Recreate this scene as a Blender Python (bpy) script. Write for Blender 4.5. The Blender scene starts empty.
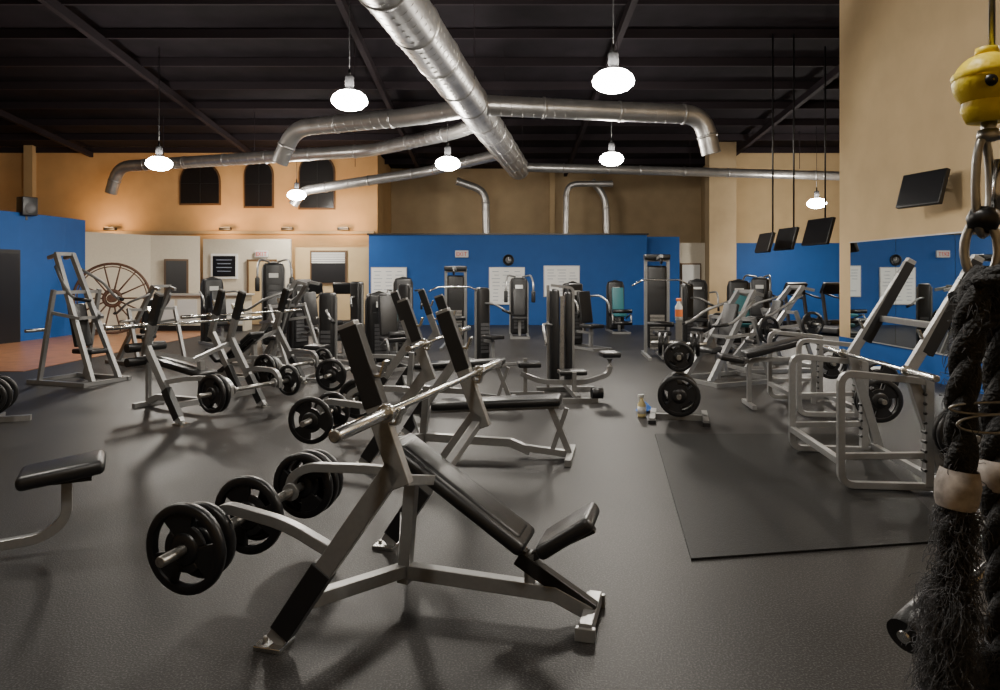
import bpy, math, random
from mathutils import Vector, Matrix, Quaternion
import bmesh
random.seed(7)
scene = bpy.context.scene
COL = scene.collection
V = Vector

# ------------------------------------------------------------------ materials
def new_mat(name):
    m = bpy.data.materials.new(name); m.use_nodes = True
    nt = m.node_tree
    return m, nt, nt.nodes["Principled BSDF"]

def mat(name, col, rough=0.5, metal=0.0, noise=0.0, nscale=20.0, bump=0.0, bscale=100.0, spec=0.5, emis=None, estr=0.0):
    m, nt, b = new_mat(name)
    b.inputs["Base Color"].default_value = (*col, 1)
    b.inputs["Roughness"].default_value = rough
    b.inputs["Metallic"].default_value = metal
    b.inputs["Specular IOR Level"].default_value = spec
    tc = nt.nodes.new("ShaderNodeTexCoord")
    if noise > 0:
        n = nt.nodes.new("ShaderNodeTexNoise"); n.inputs["Scale"].default_value = nscale
        n.inputs["Detail"].default_value = 6
        nt.links.new(tc.outputs["Object"], n.inputs["Vector"])
        r = nt.nodes.new("ShaderNodeValToRGB")
        r.color_ramp.elements[0].position = 0.3; r.color_ramp.elements[1].position = 0.7
        r.color_ramp.elements[0].color = (*[c*(1-noise) for c in col], 1)
        r.color_ramp.elements[1].color = (*[min(1, c*(1+noise)) for c in col], 1)
        nt.links.new(n.outputs["Fac"], r.inputs["Fac"])
        nt.links.new(r.outputs["Color"], b.inputs["Base Color"])
    if bump > 0:
        n2 = nt.nodes.new("ShaderNodeTexNoise"); n2.inputs["Scale"].default_value = bscale
        nt.links.new(tc.outputs["Object"], n2.inputs["Vector"])
        bp = nt.nodes.new("ShaderNodeBump"); bp.inputs["Strength"].default_value = bump
        bp.inputs["Distance"].default_value = 0.004
        nt.links.new(n2.outputs["Fac"], bp.inputs["Height"])
        nt.links.new(bp.outputs["Normal"], b.inputs["Normal"])
    if emis:
        b.inputs["Emission Color"].default_value = (*emis, 1)
        b.inputs["Emission Strength"].default_value = estr
    return m

def floor_mat(name, base, speck, amount, rough, spec=.2):
    m, nt, b = new_mat(name)
    tc = nt.nodes.new("ShaderNodeTexCoord")
    vo = nt.nodes.new("ShaderNodeTexNoise"); vo.inputs["Scale"].default_value = 110; vo.inputs["Detail"].default_value = 3
    nt.links.new(tc.outputs["Object"], vo.inputs["Vector"])
    r = nt.nodes.new("ShaderNodeValToRGB")
    r.color_ramp.elements[0].position = 0.50; r.color_ramp.elements[1].position = 0.68
    r.color_ramp.elements[0].color = (0, 0, 0, 1); r.color_ramp.elements[1].color = (amount, amount, amount, 1)
    nt.links.new(vo.outputs["Fac"], r.inputs["Fac"])
    big = nt.nodes.new("ShaderNodeTexNoise"); big.inputs["Scale"].default_value = 0.9; big.inputs["Detail"].default_value = 7
    nt.links.new(tc.outputs["Object"], big.inputs["Vector"])
    r2 = nt.nodes.new("ShaderNodeValToRGB")
    r2.color_ramp.elements[0].position = 0.3; r2.color_ramp.elements[1].position = 0.7
    r2.color_ramp.elements[0].color = (*[c*0.7 for c in base], 1); r2.color_ramp.elements[1].color = (*[c*1.3 for c in base], 1)
    nt.links.new(big.outputs["Fac"], r2.inputs["Fac"])
    mx = nt.nodes.new("ShaderNodeMixRGB"); mx.inputs["Color2"].default_value = (*speck, 1)
    nt.links.new(r.outputs["Color"], mx.inputs["Fac"]); nt.links.new(r2.outputs["Color"], mx.inputs["Color1"])
    nt.links.new(mx.outputs["Color"], b.inputs["Base Color"])
    b.inputs["Roughness"].default_value = rough
    b.inputs["Specular IOR Level"].default_value = spec
    bp = nt.nodes.new("ShaderNodeBump"); bp.inputs["Strength"].default_value = 0.6; bp.inputs["Distance"].default_value = 0.003
    nt.links.new(vo.outputs["Fac"], bp.inputs["Height"]); nt.links.new(bp.outputs["Normal"], b.inputs["Normal"])
    return m

M = {}
M['rubber_floor'] = floor_mat('rubber_floor', (0.0175, 0.0165, 0.0162), (0.10, 0.095, 0.092), 0.6, 0.46, .2)
M['mat_rubber'] = floor_mat('mat_rubber', (0.009, 0.0088, 0.0088), (0.03, 0.03, 0.03), 0.4, 0.5, .15)
M['tan_wall'] = mat('tan_wall', (0.52, 0.38, 0.21), 0.8, noise=0.06, nscale=2, bump=0.2)
M['tan_wall_warm_glow'] = mat('tan_wall_warm_glow', (0.60, 0.375, 0.17), 0.8, noise=0.06, nscale=2, bump=0.2)  # tan wall with the uplights' orange glow mixed into its base colour
M['beige_dark'] = mat('beige_dark', (0.42, 0.31, 0.18), 0.8, noise=0.08, nscale=2)
M['blue_wall'] = mat('blue_wall', (0.009, 0.078, 0.29), 0.6, noise=0.05, nscale=3, spec=.3)
M['white_wall'] = mat('white_wall', (0.60, 0.54, 0.43), 0.7, noise=0.04)
M['ceiling'] = mat('ceiling_dark', (0.013, 0.010, 0.013), 0.9, noise=0.3, nscale=1.5, spec=.2)
M['purlin'] = mat('purlin', (0.024, 0.018, 0.022), 0.8, spec=.2)
M['wood_floor'] = mat('brown_floor', (0.34, 0.15, 0.065), 0.35, noise=0.25, nscale=4)
M['silver'] = mat('silver_paint', (0.27, 0.27, 0.268), 0.36, metal=0.6, noise=0.06, nscale=30)
M['chrome'] = mat('chrome', (0.62, 0.62, 0.60), 0.24, metal=1.0)
M['black'] = mat('black_paint', (0.009, 0.009, 0.010), 0.4)
M['iron'] = mat('black_plate_rubber', (0.007, 0.007, 0.008), 0.38, bump=0.2, bscale=60)
M['vinyl'] = mat('black_vinyl', (0.009, 0.009, 0.010), 0.36, bump=0.25, bscale=250)
M['teal'] = mat('teal_vinyl', (0.02, 0.13, 0.15), 0.5)
M['grey'] = mat('grey_plastic', (0.07, 0.07, 0.075), 0.5)
M['white'] = mat('white_board', (0.82, 0.82, 0.80), 0.4)
M['offwhite'] = mat('offwhite_plastic', (0.6, 0.6, 0.58), 0.5)
M['ink'] = mat('board_ink', (0.30, 0.34, 0.42), 0.6)
M['red'] = mat('red_sign', (0.6, 0.02, 0.015), 0.5)
M['duct'] = mat('galvanised_duct', (0.50, 0.49, 0.48), 0.34, metal=0.75, noise=0.15, nscale=3)
M['glass_dark'] = mat('dark_glass', (0.008, 0.008, 0.010), 0.3)
M['trimwood'] = mat('window_trim', (0.12, 0.065, 0.028), 0.6)
M['brownwood'] = mat('aged_brown_wood', (0.085, 0.038, 0.020), 0.6, noise=.3, nscale=12)
M['mirror'] = mat('mirror_glass', (0.78, 0.82, 0.82), 0.015, metal=1.0)
M['lamp'] = mat('lamp_lens', (1, 1, 1), 0.4, emis=(1.0, 0.95, 0.86), estr=110)
M['alu'] = mat('reflector_aluminium', (0.45, 0.45, 0.45), 0.4, metal=0.6)
M['yellow'] = mat('yellow_rubber', (0.95, 0.68, 0.03), 0.45, noise=0.15, nscale=40, bump=0.3)
M['rope'] = mat('black_rope', (0.013, 0.013, 0.014), 0.75, noise=0.4, nscale=90, bump=1.0, bscale=220)
M['fuzz'] = mat('rope_fibre', (0.06, 0.06, 0.064), 0.85)
M['tape'] = mat('athletic_tape', (0.32, 0.28, 0.25), 0.7, noise=0.5, nscale=60)
M['steel'] = mat('worn_steel', (0.36, 0.35, 0.33), 0.35, metal=0.9, noise=0.25, nscale=60)
M['screen'] = mat('tv_screen', (0.006, 0.006, 0.008), 0.3)
M['bluecloth'] = mat('blue_cloth', (0.05, 0.16, 0.5), 0.8)
M['bottle'] = mat('bottle_liquid', (0.75, 0.62, 0.30), 0.3)
M['orange'] = mat('orange_label', (0.8, 0.2, 0.05), 0.5)
M['counter'] = mat('counter_top', (0.35, 0.33, 0.30), 0.4)

# ------------------------------------------------------------------ builder
class B:
    def __init__(s, name):
        s.name = name; s.v = []; s.f = []; s.m = []; s.s = []; s.mats = []
    def mi(s, k):
        if k not in s.mats: s.mats.append(k)
        return s.mats.index(k)
    def add(s, vs, fs, k, smooth=False):
        o = len(s.v); i = s.mi(k)
        s.v += [tuple(p) for p in vs]
        for f in fs:
            s.f.append([o+q for q in f]); s.m.append(i); s.s.append(smooth)
    def box(s, c, size, k, rot=None):
        c = V(c); hx, hy, hz = [q/2 for q in size]
        R = rot if rot is not None else Matrix.Identity(3)
        vs = [c + R @ V((x*hx, y*hy, z*hz)) for x, y, z in
              [(-1,-1,-1),(1,-1,-1),(1,1,-1),(-1,1,-1),(-1,-1,1),(1,-1,1),(1,1,1),(-1,1,1)]]
        s.add(vs, [(0,3,2,1),(4,5,6,7),(0,1,5,4),(1,2,6,5),(2,3,7,6),(3,0,4,7)], k)
    def pad(s, c, size, k, rot=None, r=0.02, seg=3):
        bm = bmesh.new(); bmesh.ops.create_cube(bm, size=1.0)
        for v in bm.verts: v.co = V((v.co.x*size[0], v.co.y*size[1], v.co.z*size[2]))
        r = min(r, min(size)*0.49)
        bmesh.ops.bevel(bm, geom=list(bm.edges), offset=r, segments=seg, profile=0.5, affect='EDGES')
        R = rot if rot is not None else Matrix.Identity(3)
        bm.verts.index_update()
        vs = [V(c) + R @ v.co for v in bm.verts]
        fs = [[v.index for v in f.verts] for f in bm.faces]
        bm.free(); s.add(vs, fs, k, True)
    def cyl(s, p0, p1, r, k, r2=None, n=20):
        s.sweep([p0, p1], r, k, n=n, r_end=r2)
    def sweep(s, pts, r, k, n=10, fillet=0.0, rect=None, ref=None, r_end=None, radii=None, closed=False, caps=True):
        pts = [V(p) for p in pts]
        if fillet > 0 and len(pts) > 2:
            out = [pts[0]]
            for i in range(1, len(pts)-1):
                a, b, c = pts[i-1], pts[i], pts[i+1]
                la, lc = (a-b).length, (c-b).length
                d = min(fillet, la*0.48, lc*0.48)
                p0 = b+(a-b).normalized()*d; p1 = b+(c-b).normalized()*d
                for t in [0, .2, .4, .6, .8, 1]:
                    out.append(p0*(1-t)**2 + b*2*t*(1-t) + p1*t*t)
            out.append(pts[-1]); pts = out
        N = len(pts)
        tang = []
        for i in range(N):
            if closed: t = pts[(i+1) % N]-pts[i-1]
            elif i == 0: t = pts[1]-pts[0]
            elif i == N-1: t = pts[-1]-pts[-2]
            else: t = (pts[i+1]-pts[i]).normalized()+(pts[i]-pts[i-1]).normalized()
            tang.append(t.normalized())
        nn = 4 if rect else n
        vs = []
        up = None
        for i in range(N):
            t = tang[i]
            if ref is not None:
                u = V(ref) - t*V(ref).dot(t)
                if u.length < 1e-4: u = t.orthogonal()
                u.normalize()
            else:
                if up is None:
                    g = V((0, 0, 1)) if abs(t.z) < 0.95 else V((0, 1, 0))
                    u = (g - t*g.dot(t)).normalized()
                else:
                    u = up - t*up.dot(t)
                    u = u.normalized() if u.length > 1e-5 else t.orthogonal().normalized()
                up = u
            w = t.cross(u)
            mit = 1.0
            if 0 < i < N-1 and not closed:
                cs = (pts[i+1]-pts[i]).normalized().dot(t); mit = 1/max(cs, .5)
            if rect:
                a, b = rect[0]/2, rect[1]/2    # a along u(ref), b along w
                for sx, sy in ((1,1),(-1,1),(-1,-1),(1,-1)):
                    vs.append(pts[i] + u*a*sx + w*b*sy*(mit if ref is not None else 1))
            else:
                rr = r
                if r_end is not None: rr = r + (r_end-r)*i/(N-1)
                if radii: rr = radii[i]
                for j in range(n):
                    q = 2*math.pi*j/n
                    vs.append(pts[i] + u*rr*math.cos(q) + w*rr*math.sin(q))
        fs = []
        R = N if closed else N-1
        for i in range(R):
            for j in range(nn):
                a = i*nn+j; b = i*nn+(j+1) % nn
                c = ((i+1) % N)*nn+(j+1) % nn; d = ((i+1) % N)*nn+j
                fs.append((a, b, c, d))
        s.add(vs, fs, k, not rect)
        if caps and not closed:
            o = len(s.v)-len(vs); i = s.mi(k)
            s.f.append([o+j for j in range(nn)][::-1]); s.m.append(i); s.s.append(False)
            s.f.append([o+(N-1)*nn+j for j in range(nn)]); s.m.append(i); s.s.append(False)
    def tube(s, pts, w, k='silver', h=None, ref=(0, 1, 0), fillet=0.0):
        s.sweep(pts, 0, k, rect=(w, h or w), ref=ref, fillet=fillet)
    def lathe(s, prof, origin, axis, k, n=32, smooth=True):
        o = V(origin); ax = V(axis).normalized(); u = ax.orthogonal().normalized(); w = ax.cross(u)
        vs = []
        for r, h in prof:
            for j in range(n):
                q = 2*math.pi*j/n
                vs.append(o+ax*h+(u*math.cos(q)+w*math.sin(q))*r)
        fs = []
        for i in range(len(prof)-1):
            for j in range(n):
                fs.append((i*n+j, i*n+(j+1) % n, (i+1)*n+(j+1) % n, (i+1)*n+j))
        s.add(vs, fs, k, smooth)
    def plate(s, c, axis, R, t=0.04, k='iron', n=36, ang=0.3):
        """grip plate: thick rim, hub, web with three hand openings"""
        c = V(c); ax = V(axis).normalized()
        h = t/2
        s.lathe([(R*.80, -h), (R*.84, -h*1.05), (R*.96, -h), (R, -h*.6), (R, h*.6), (R*.96, h), (R*.84, h*1.05), (R*.80, h), (R*.78, 0), (R*.80, -h)], c, ax, k, n)
        s.lathe([(R*.13, -h), (R*.30, -h), (R*.36, -h*.5), (R*.36, h*.5), (R*.30, h), (R*.13, h), (R*.13, -h)], c, ax, k, n)
        u = ax.orthogonal().normalized()
        if abs(ax.z) < .9:
            u = (V((0, 0, 1))-ax*ax.z).normalized()
        w = ax.cross(u); q = h*.5
        for b in range(3):
            a0 = ang + b*2*math.pi/3; wd = math.radians(62)
            st = 6
            for (r0, r1, aa, bb) in ((R*.32, R*.82, a0, a0+wd), (R*.32, R*.52, a0+wd, a0+2*math.pi/3)):
                vs = []
                for i in range(st+1):
                    th = aa+(bb-aa)*i/st; d = u*math.cos(th)+w*math.sin(th)
                    vs += [c+d*r0-ax*q, c+d*r1-ax*q, c+d*r1+ax*q, c+d*r0+ax*q]
                fs = []
                for i in range(st):
                    o = i*4
                    for j in range(4): fs.append((o+j, o+4+j, o+4+(j+1) % 4, o+(j+1) % 4))
                fs += [(0, 1, 2, 3), tuple(st*4+j for j in (3, 2, 1, 0))]
                s.add(vs, fs, k)
    def barbell(s, c, d, L=2.1, sl=0.42):
        c = V(c); d = V(d).normalized()
        s.cyl(c-d*(L/2-sl), c+d*(L/2-sl), 0.0145, 'chrome', n=14)
        for q in (-1, 1):
            e = c+d*q*(L/2); i = c+d*q*(L/2-sl)
            s.cyl(i, e, 0.025, 'chrome', n=20)
            s.cyl(i-d*q*0.02, i+d*q*0.015, 0.037, 'chrome', n=20)
            s.cyl(e-d*q*0.012, e+d*q*0.004, 0.022, 'steel', n=16)
    def finish(s, loc=(0, 0, 0), rot=0.0, bevel=0.0):
        me = bpy.data.meshes.new(s.name)
        me.from_pydata(s.v, [], s.f)
        for k in s.mats: me.materials.append(M[k])
        me.polygons.foreach_set('material_index', s.m)
        me.polygons.foreach_set('use_smooth', s.s)
        bm = bmesh.new(); bm.from_mesh(me)
        bmesh.ops.recalc_face_normals(bm, faces=bm.faces); bm.to_mesh(me); bm.free()
        me.update()
        o = bpy.data.objects.new(s.name, me); COL.objects.link(o)
        o.location = loc; o.rotation_euler = (0, 0, math.radians(rot))
        if bevel > 0:
            md = o.modifiers.new('edge_bevel', 'BEVEL'); md.width = bevel; md.segments = 2
            md.limit_method = 'ANGLE'; md.angle_limit = math.radians(50)
        return o
def RY(a): return Matrix.Rotation(math.radians(a), 3, 'Y')
def RX(a): return Matrix.Rotation(math.radians(a), 3, 'X')
def RZ(a): return Matrix.Rotation(math.radians(a), 3, 'Z')

# ------------------------------------------------------------------ camera
cam = bpy.data.cameras.new('camera'); co = bpy.data.objects.new('camera', cam); COL.objects.link(co)
co.location = (0, 0, 1.6); co.rotation_euler = (math.radians(90), 0, 0)
cam.sensor_width = 36; cam.lens = 25.2; cam.shift_y = -0.07; cam.clip_start = 0.05
scene.camera = co

# ------------------------------------------------------------------ room shell
def ceil_z(y): return 5.7 + (27.0-y)*0.098
def simple(name, c, size, k, rot=0):
    b = B(name); b.box((0, 0, 0), size, k); return b.finish(c, rot)
simple('floor', (-2.25, 11.5, -0.1), (32, 32, 0.2), 'rubber_floor')
simple('floor_brown_tile', (-13.0, 17.9, 0.004), (10.2, 12.6, 0.008), 'wood_floor')
b = B('ceiling')
y0, y1 = -4.5, 27.5
b.add([(-18.2, y0, ceil_z(y0)), (13.6, y0, ceil_z(y0)), (13.6, y1, ceil_z(y1)), (-18.2, y1, ceil_z(y1)),
       (-18.2, y0, ceil_z(y0)+.2), (13.6, y0, ceil_z(y0)+.2), (13.6, y1, ceil_z(y1)+.2), (-18.2, y1, ceil_z(y1)+.2)],
      [(0,1,2,3),(7,6,5,4),(0,4,5,1),(1,5,6,2),(2,6,7,3),(3,7,4,0)], 'ceiling')
b.finish()
b = B('ceiling_purlins')
for i in range(20):
    y = -3+i*1.5; z = ceil_z(y)-0.11
    b.box((-2.2, y, z), (31, 0.06, 0.2), 'purlin')
for x in (-14, -8.5, -3, 2.5, 8.0):
    b.add([(x-.06, y0+.3, ceil_z(y0+.3)-.45), (x+.06, y0+.3, ceil_z(y0+.3)-.45), (x+.06, y1-.7, ceil_z(y1-.7)-.35), (x-.06, y1-.7, ceil_z(y1-.7)-.35),
           (x-.06, y0+.3, ceil_z(y0+.3)-.2), (x+.06, y0+.3, ceil_z(y0+.3)-.2), (x+.06, y1-.7, ceil_z(y1-.7)-.2), (x-.06, y1-.7, ceil_z(y1-.7)-.2)],
          [(0,1,2,3),(7,6,5,4),(0,4,5,1),(1,5,6,2),(2,6,7,3),(3,7,4,0)], 'purlin')
b.finish()
H = 9.2
def wallbox(name, x0, x1, ya, yb, z0, z1, k):
    return simple(name, ((x0+x1)/2, (ya+yb)/2, (z0+z1)/2), (x1-x0, yb-ya, z1-z0), k)
wallbox('wall_back', -4.2, 8.3, 27.0, 27.2, 0, 5.75, 'beige_dark')
wallbox('wall_left', -17.9, -17.7, -4.2, 24, 0, H-.3, 'tan_wall_warm_glow')
wallbox('wall_behind', -17.9, 6.8, -4.4, -4.2, 0, 8.7, 'tan_wall')
wallbox('wall_left_return', -4.4, -4.2, 24.2, 27.2, 0, 5.8, 'tan_wall_warm_glow')
wallbox('wall_recess_side', 13.0, 13.2, 13.4, 24.7, 0, 7.0, 'tan_wall')
wallbox('wall_recess_front', 6.8, 13.2, 13.2, 13.4, 0, 7.1, 'tan_wall')
wallbox('wall_recess_back', 7.9, 13.2, 24.5, 24.7, 2.72, 6.0, 'tan_wall')
wallbox('wall_recess_back_blue', 7.9, 13.2, 24.48, 24.7, 0, 2.72, 'blue_wall')
wallbox('wall_recess_return', 7.75, 7.9, 23.9, 27.0, 0, 5.95, 'beige_dark')
wallbox('trim_column_right', 7.0, 7.9, 23.4, 23.9, 0, 6.05, 'beige_dark')
wallbox('trim_column_mid', 1.9, 2.1, 26.8, 27.0, 0, 5.75, 'tan_wall')
# right wall (mirror wall)
wallbox('wall_right', 6.5, 6.8, -4.2, 13.4, 0.43, 8.8, 'tan_wall')
wallbox('wall_right_blue_base', 6.49, 6.8, -4.2, 13.4, 0, 0.43, 'blue_wall')
b = B('wall_mirror')
for i in range(8):
    ya = 1.0+i*1.49
    b.box((6.47, ya+.74, 1.32), (0.02, 1.48, 1.74), 'mirror')
b.box((6.475, 6.96, 0.44), (0.035, 11.95, 0.02), 'alu'); b.box((6.475, 6.96, 2.2), (0.035, 11.95, 0.02), 'alu')
b.finish()
# left rear wall with windows
b = B('wall_left_rear')
WZ = 6.05
b.box((-10.95, 24.1, WZ/2), (13.5, 0.2, WZ), 'tan_wall_warm_glow')
b.finish()
wallbox('trim_column_left', -16.2, -15.9, 23.8, 24.0, 0, 6.1, 'tan_wall')
wallbox('trim_ledge_left', -17.6, -4.3, 23.85, 24.0, 3.0, 3.1, 'beige_dark')
def window(name, xc, w, z0, z1, arch):
    b = B(name)
    zs = z1 - (w/2 if arch else 0)
    def outline(hw, za, zb, y):
        pts = [(xc-hw, y, za), (xc+hw, y, za)]
        if arch:
            for i in range(13):
                q = math.pi*i/12; pts.append((xc+hw*math.cos(q), y, zb+hw*math.sin(q)))
        else:
            pts += [(xc+hw, y, zb), (xc-hw, y, zb)]
        return pts
    p = outline(w/2+.06, z0-.06, zs+(0 if arch else .06), 23.96); q = [(x, 23.995, z) for x, _, z in p]
    n = len(p)
    b.add(p+q, [tuple(range(n)), tuple(range(2*n-1, n-1, -1))]+[(i, (i+1) % n, n+(i+1) % n, n+i) for i in range(n)], 'trimwood')
    p = outline(w/2, z0, zs, 23.94)
    q = [(x, 23.97, z) for x, _, z in p]
    b.add(p+q, [tuple(range(n)), tuple(range(2*n-1, n-1, -1))]+[(i, (i+1) % n, n+(i+1) % n, n+i) for i in range(n)], 'glass_dark')
    b.box((xc, 23.93, (z0+z1)/2), (0.04, 0.02, (z1-z0)*.98), 'black')
    b.box((xc, 23.93, (z0+z1)/2), (w, 0.02, 0.04), 'black')
    b.finish()
window('window_1', -10.27, 1.3, 4.05, 5.45, True)
window('window_2', -8.26, 0.92, 3.95, 5.5, True)
window('window_3', -6.27, 1.15, 3.9, 5.7, True)
# blue back partition
wallbox('wall_partition_blue', -4.2, 4.7, 22.4, 22.6, 0, 2.88, 'blue_wall')
wallbox('wall_partition_blue_side', 4.7, 6.0, 23.4, 23.6, 0, 2.88, 'blue_wall')
wallbox('wall_partition_return', 4.6, 4.7, 22.6, 23.6, 0, 2.88, 'blue_wall')
wallbox('wall_partition_white', 6.0, 7.0, 23.9, 24.0, 0, 2.7, 'white_wall')
wallbox('trim_partition_cap', -4.25, 4.75, 22.35, 22.62, 2.88, 2.93, 'black')
b = B('door_2'); b.box((6.5, 23.86, 1.0), (0.7, 0.06, 2.0), 'trimwood'); b.box((6.5, 23.82, 1.0), (0.6, 0.04, 1.9), 'offwhite'); b.cyl((6.72, 23.76, 1), (6.72, 23.8, 1), .03, 'chrome'); b.finish()

# curved blue wall on the left
b = B('wall_left_blue_curved')
pts = [(-17.6, 14.6), (-13.4, 14.8), (-12.7, 15.0), (-12.1, 15.4), (-11.75, 16.0), (-11.6, 16.7), (-11.5, 17.5), (-11.45, 18.3), (-11.45, 19.2)]
b.sweep([V((x, y, 1.55)) for x, y in pts], 0, 'blue_wall', rect=(3.1, 0.15), ref=(0, 0, 1))
b.finish()
b = B('door_1')
dv = (V((-11.6, 16.7, 0))-V((-11.75, 16.0, 0))).normalized(); ang = math.degrees(math.atan2(dv.y, dv.x))
b.box((0, 0, 1.1), (0.95, 0.06, 2.2), 'black'); b.box((0, -.04, 1.08), (0.82, 0.03, 2.05), 'glass_dark'); b.cyl((-.33, -.09, 1), (-.33, -.05, 1), .03, 'chrome')
b.finish((-11.54, 16.2, 0), ang)
b = B('loudspeaker')
b.pad((0, 0, 0), (0.35, 0.3, 0.45), 'black'); b.lathe([(.001, 0), (.1, 0.0), (.12, .01)], (0, -.152, -.05), (0, -1, 0), 'grey'); b.box((0, 0.05, -.27), (.05, .05, .12), 'black')
b.finish((-11.45, 16.95, 3.26), 60)
# white / tan low partitions behind
b = B('wall_partition_left_white')
b.sweep([(-12.1, 19.9, 1.42), (-10.9, 21.8, 1.42), (-9.6, 22.4, 1.42)], 0, 'white_wall', rect=(2.84, .12), ref=(0, 0, 1)); b.finish()
wallbox('wall_partition_left_tan', -9.5, -6.7, 22.4, 22.52, 0, 2.75, 'white_wall')
wallbox('wall_partition_left_low', -6.7, -4.25, 22.9, 23.0, 0, 2.5, 'tan_wall')
b = B('door_3'); b.box((0, 0, 1.05), (0.7, 0.06, 2.1), 'trimwood'); b.box((0, -.04, 1.05), (0.58, 0.04, 1.98), 'glass_dark'); b.cyl((.22, -.1, 1), (.22, -.06, 1), .03, 'chrome'); b.finish((-10.15, 21.95, 0), 25)
b = B('chalkboard'); b.box((0, 0, 0), (0.85, 0.05, 0.8), 'white'); b.box((0, -.03, 0), (0.72, 0.02, 0.66), 'glass_dark')
for i in range(4): b.box((0, -.043, .2-.12*i), (.5-.08*(i % 2), .004, .02), 'ink')
b.finish((-8.8, 22.36, 1.88))
b = B('window_4'); b.box((0, 0, 0), (1.2, .06, 1.1), 'trimwood'); b.box((0, -.03, 0), (1.1, .03, 1.0), 'glass_dark')
for i in range(6): b.box((0, -.05, .46-.06*i), (1.08, .01, .045), 'offwhite')
b.finish((-5.6, 22.87, 1.85))
b = B('door_4'); b.box((0, 0, 1.05), (.95, .06, 2.1), 'trimwood'); b.box((0, -.03, 1.03), (.8, .04, 2.0), 'tan_wall'); b.cyl((.3, -.1, 1), (.3, -.04, 1), .03, 'chrome'); b.finish((-7.6, 22.34, 0))
def exit_sign(loc):
    b = B('exit_sign'); b.pad((0, 0, 0), (.42, .07, .22), 'offwhite', r=.01)
    def bar(x, z, w, h): b.box((x, -.038, z), (w, .01, h), 'red')
    bar(-.16, 0, .018, .13); [bar(-.13, z, .07, .018) for z in (-.055, 0, .055)]
    for a in (35, -35): b.box((-.05, -.038, 0), (.017, .01, .15), 'red', rot=RY(a))
    bar(.035, 0, .018, .13); bar(.12, 0, .018, .13); bar(.12, .055, .09, .018)
    b.finish(loc)
exit_sign((-1.22, 22.35, 2.27)); exit_sign((-7.6, 22.33, 2.27))
def whiteboard(x, w=1.15, h=1.2, z=1.25, y=22.37):
    b = B('whiteboard'); b.box((0, 0, 0), (w, .04, h), 'alu'); b.box((0, -.015, 0), (w-.05, .03, h-.05), 'white')
    for i in range(9):
        zz = h/2-.14-i*h*.095
        for c in range(3):
            if random.random() < .85: b.box((-w*.3+c*w*.3+random.uniform(-.02, .02), -.032, zz), (w*random.uniform(.12, .25), .003, .018), 'ink')
    b.finish((x, y, z))
whiteboard(-3.55); whiteboard(0.22); whiteboard(1.97, h=1.0, z=1.4)
b = B('wall_clock'); b.lathe([(.001, .03), (.15, .03), (.15, .045), (.18, .045), (.18, 0), (.001, 0)], (0, 0, 0), (0, -1, 0), 'black'); b.lathe([(.001, .036), (.10, .036)], (0, 0, 0), (0, -1, 0), 'grey')
b.box((0, -.04, .04), (.012, .004, .09), 'white'); b.box((.035, -.04, 0), (.08, .004, .012), 'white'); b.finish((.27, 22.39, 2.08))
# wagon wheel on left
b = B('wagon_wheel')
for r, th in ((.92, .035), (.84, .015), (.20, .05)):
    b.sweep([(r*math.cos(q*math.pi/24), 0, .98+r*math.sin(q*math.pi/24)) for q in range(48)], th, 'brownwood', n=8, closed=True)
b.cyl((0, -.12, .98), (0, .12, .98), .11, 'brownwood')
for i in range(14):
    q = i*math.pi/7
    b.cyl((.15*math.cos(q), 0, .98+.15*math.sin(q)), (.91*math.cos(q), 0, .98+.91*math.sin(q)), .024, 'brownwood', r2=.018, n=8)
b.box((-.45, 0, .05), (.12, .4, .10), 'brownwood'); b.box((.45, 0, .05), (.12, .4, .10), 'brownwood'); b.finish((-10.3, 18.6, 0), 15)
b = B('reception_counter')
b.box((0, 0, .5), (2.6, .6, 1.0), 'white_wall'); b.pad((0, -.05, 1.03), (2.75, .8, .06), 'counter'); b.box((0, -.32, .08), (2.5, .04, .16), 'black')
for i in range(4): b.box((-.98+i*.65, -.31, .55), (.55, .03, .7), 'offwhite')
b.finish((-8.6, 20.3, 0))
# ------------------------------------------------------------------ rubber mat
b = B('rubber_mat')
q = [(1.07, 3.92), (2.75, 4.2), (3.55, 7.0), (1.55, 7.0)]
b.add([(x, y, 0.0) for x, y in q]+[(x, y, .014) for x, y in q], [(3,2,1,0),(4,5,6,7),(0,1,5,4),(1,2,6,5),(2,3,7,6),(3,0,4,7)], 'mat_rubber'); b.finish()

# ------------------------------------------------------------------ ducts
def duct(bd, pts, r, fil=0.5, seam=0.22, ringevery=1.4):
    bd.sweep(pts, r, 'duct', n=24, fillet=fil, caps=False)
    bd.sweep(pts, r*.93, 'black', n=16, fillet=fil, caps=True)
    P = [V(p) for p in pts]
    for i in range(len(P)-1):
        L = (P[i+1]-P[i]).length; t = (P[i+1]-P[i]).normalized(); u = t.orthogonal().normalized(); w = t.cross(u)
        a = fil*.9 if i > 0 else 0; e = L-(fil*.9 if i < len(P)-2 else 0)
        if e-a < .3: continue
        hp = []; d = a
        while d < e:
            q = 2*math.pi*d/seam
            hp.append(P[i]+t*d+(u*math.cos(q)+w*math.sin(q))*(r+.001)); d += seam/14
        if len(hp) > 3: bd.sweep(hp, .008, 'duct', n=4)
        d = a+.05
        while d < e:
            bd.lathe([(r+.002, -.03), (r+.016, -.02), (r+.016, .02), (r+.002, .03)], P[i]+t*d, t, 'duct', 24); d += ringevery
def mp(y, z=4.96):
    return V((-1.26+(y-8.56)*0.1361, y, z))
b = B('ventilation_duct')
duct(b, [mp(1.0), mp(22.2)], .34)
duct(b, [mp(13.8), (2.0, 14.3, 4.96), (4.25, 14.7, 4.96), (4.45, 14.75, 4.15)], .20, .45)
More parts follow.
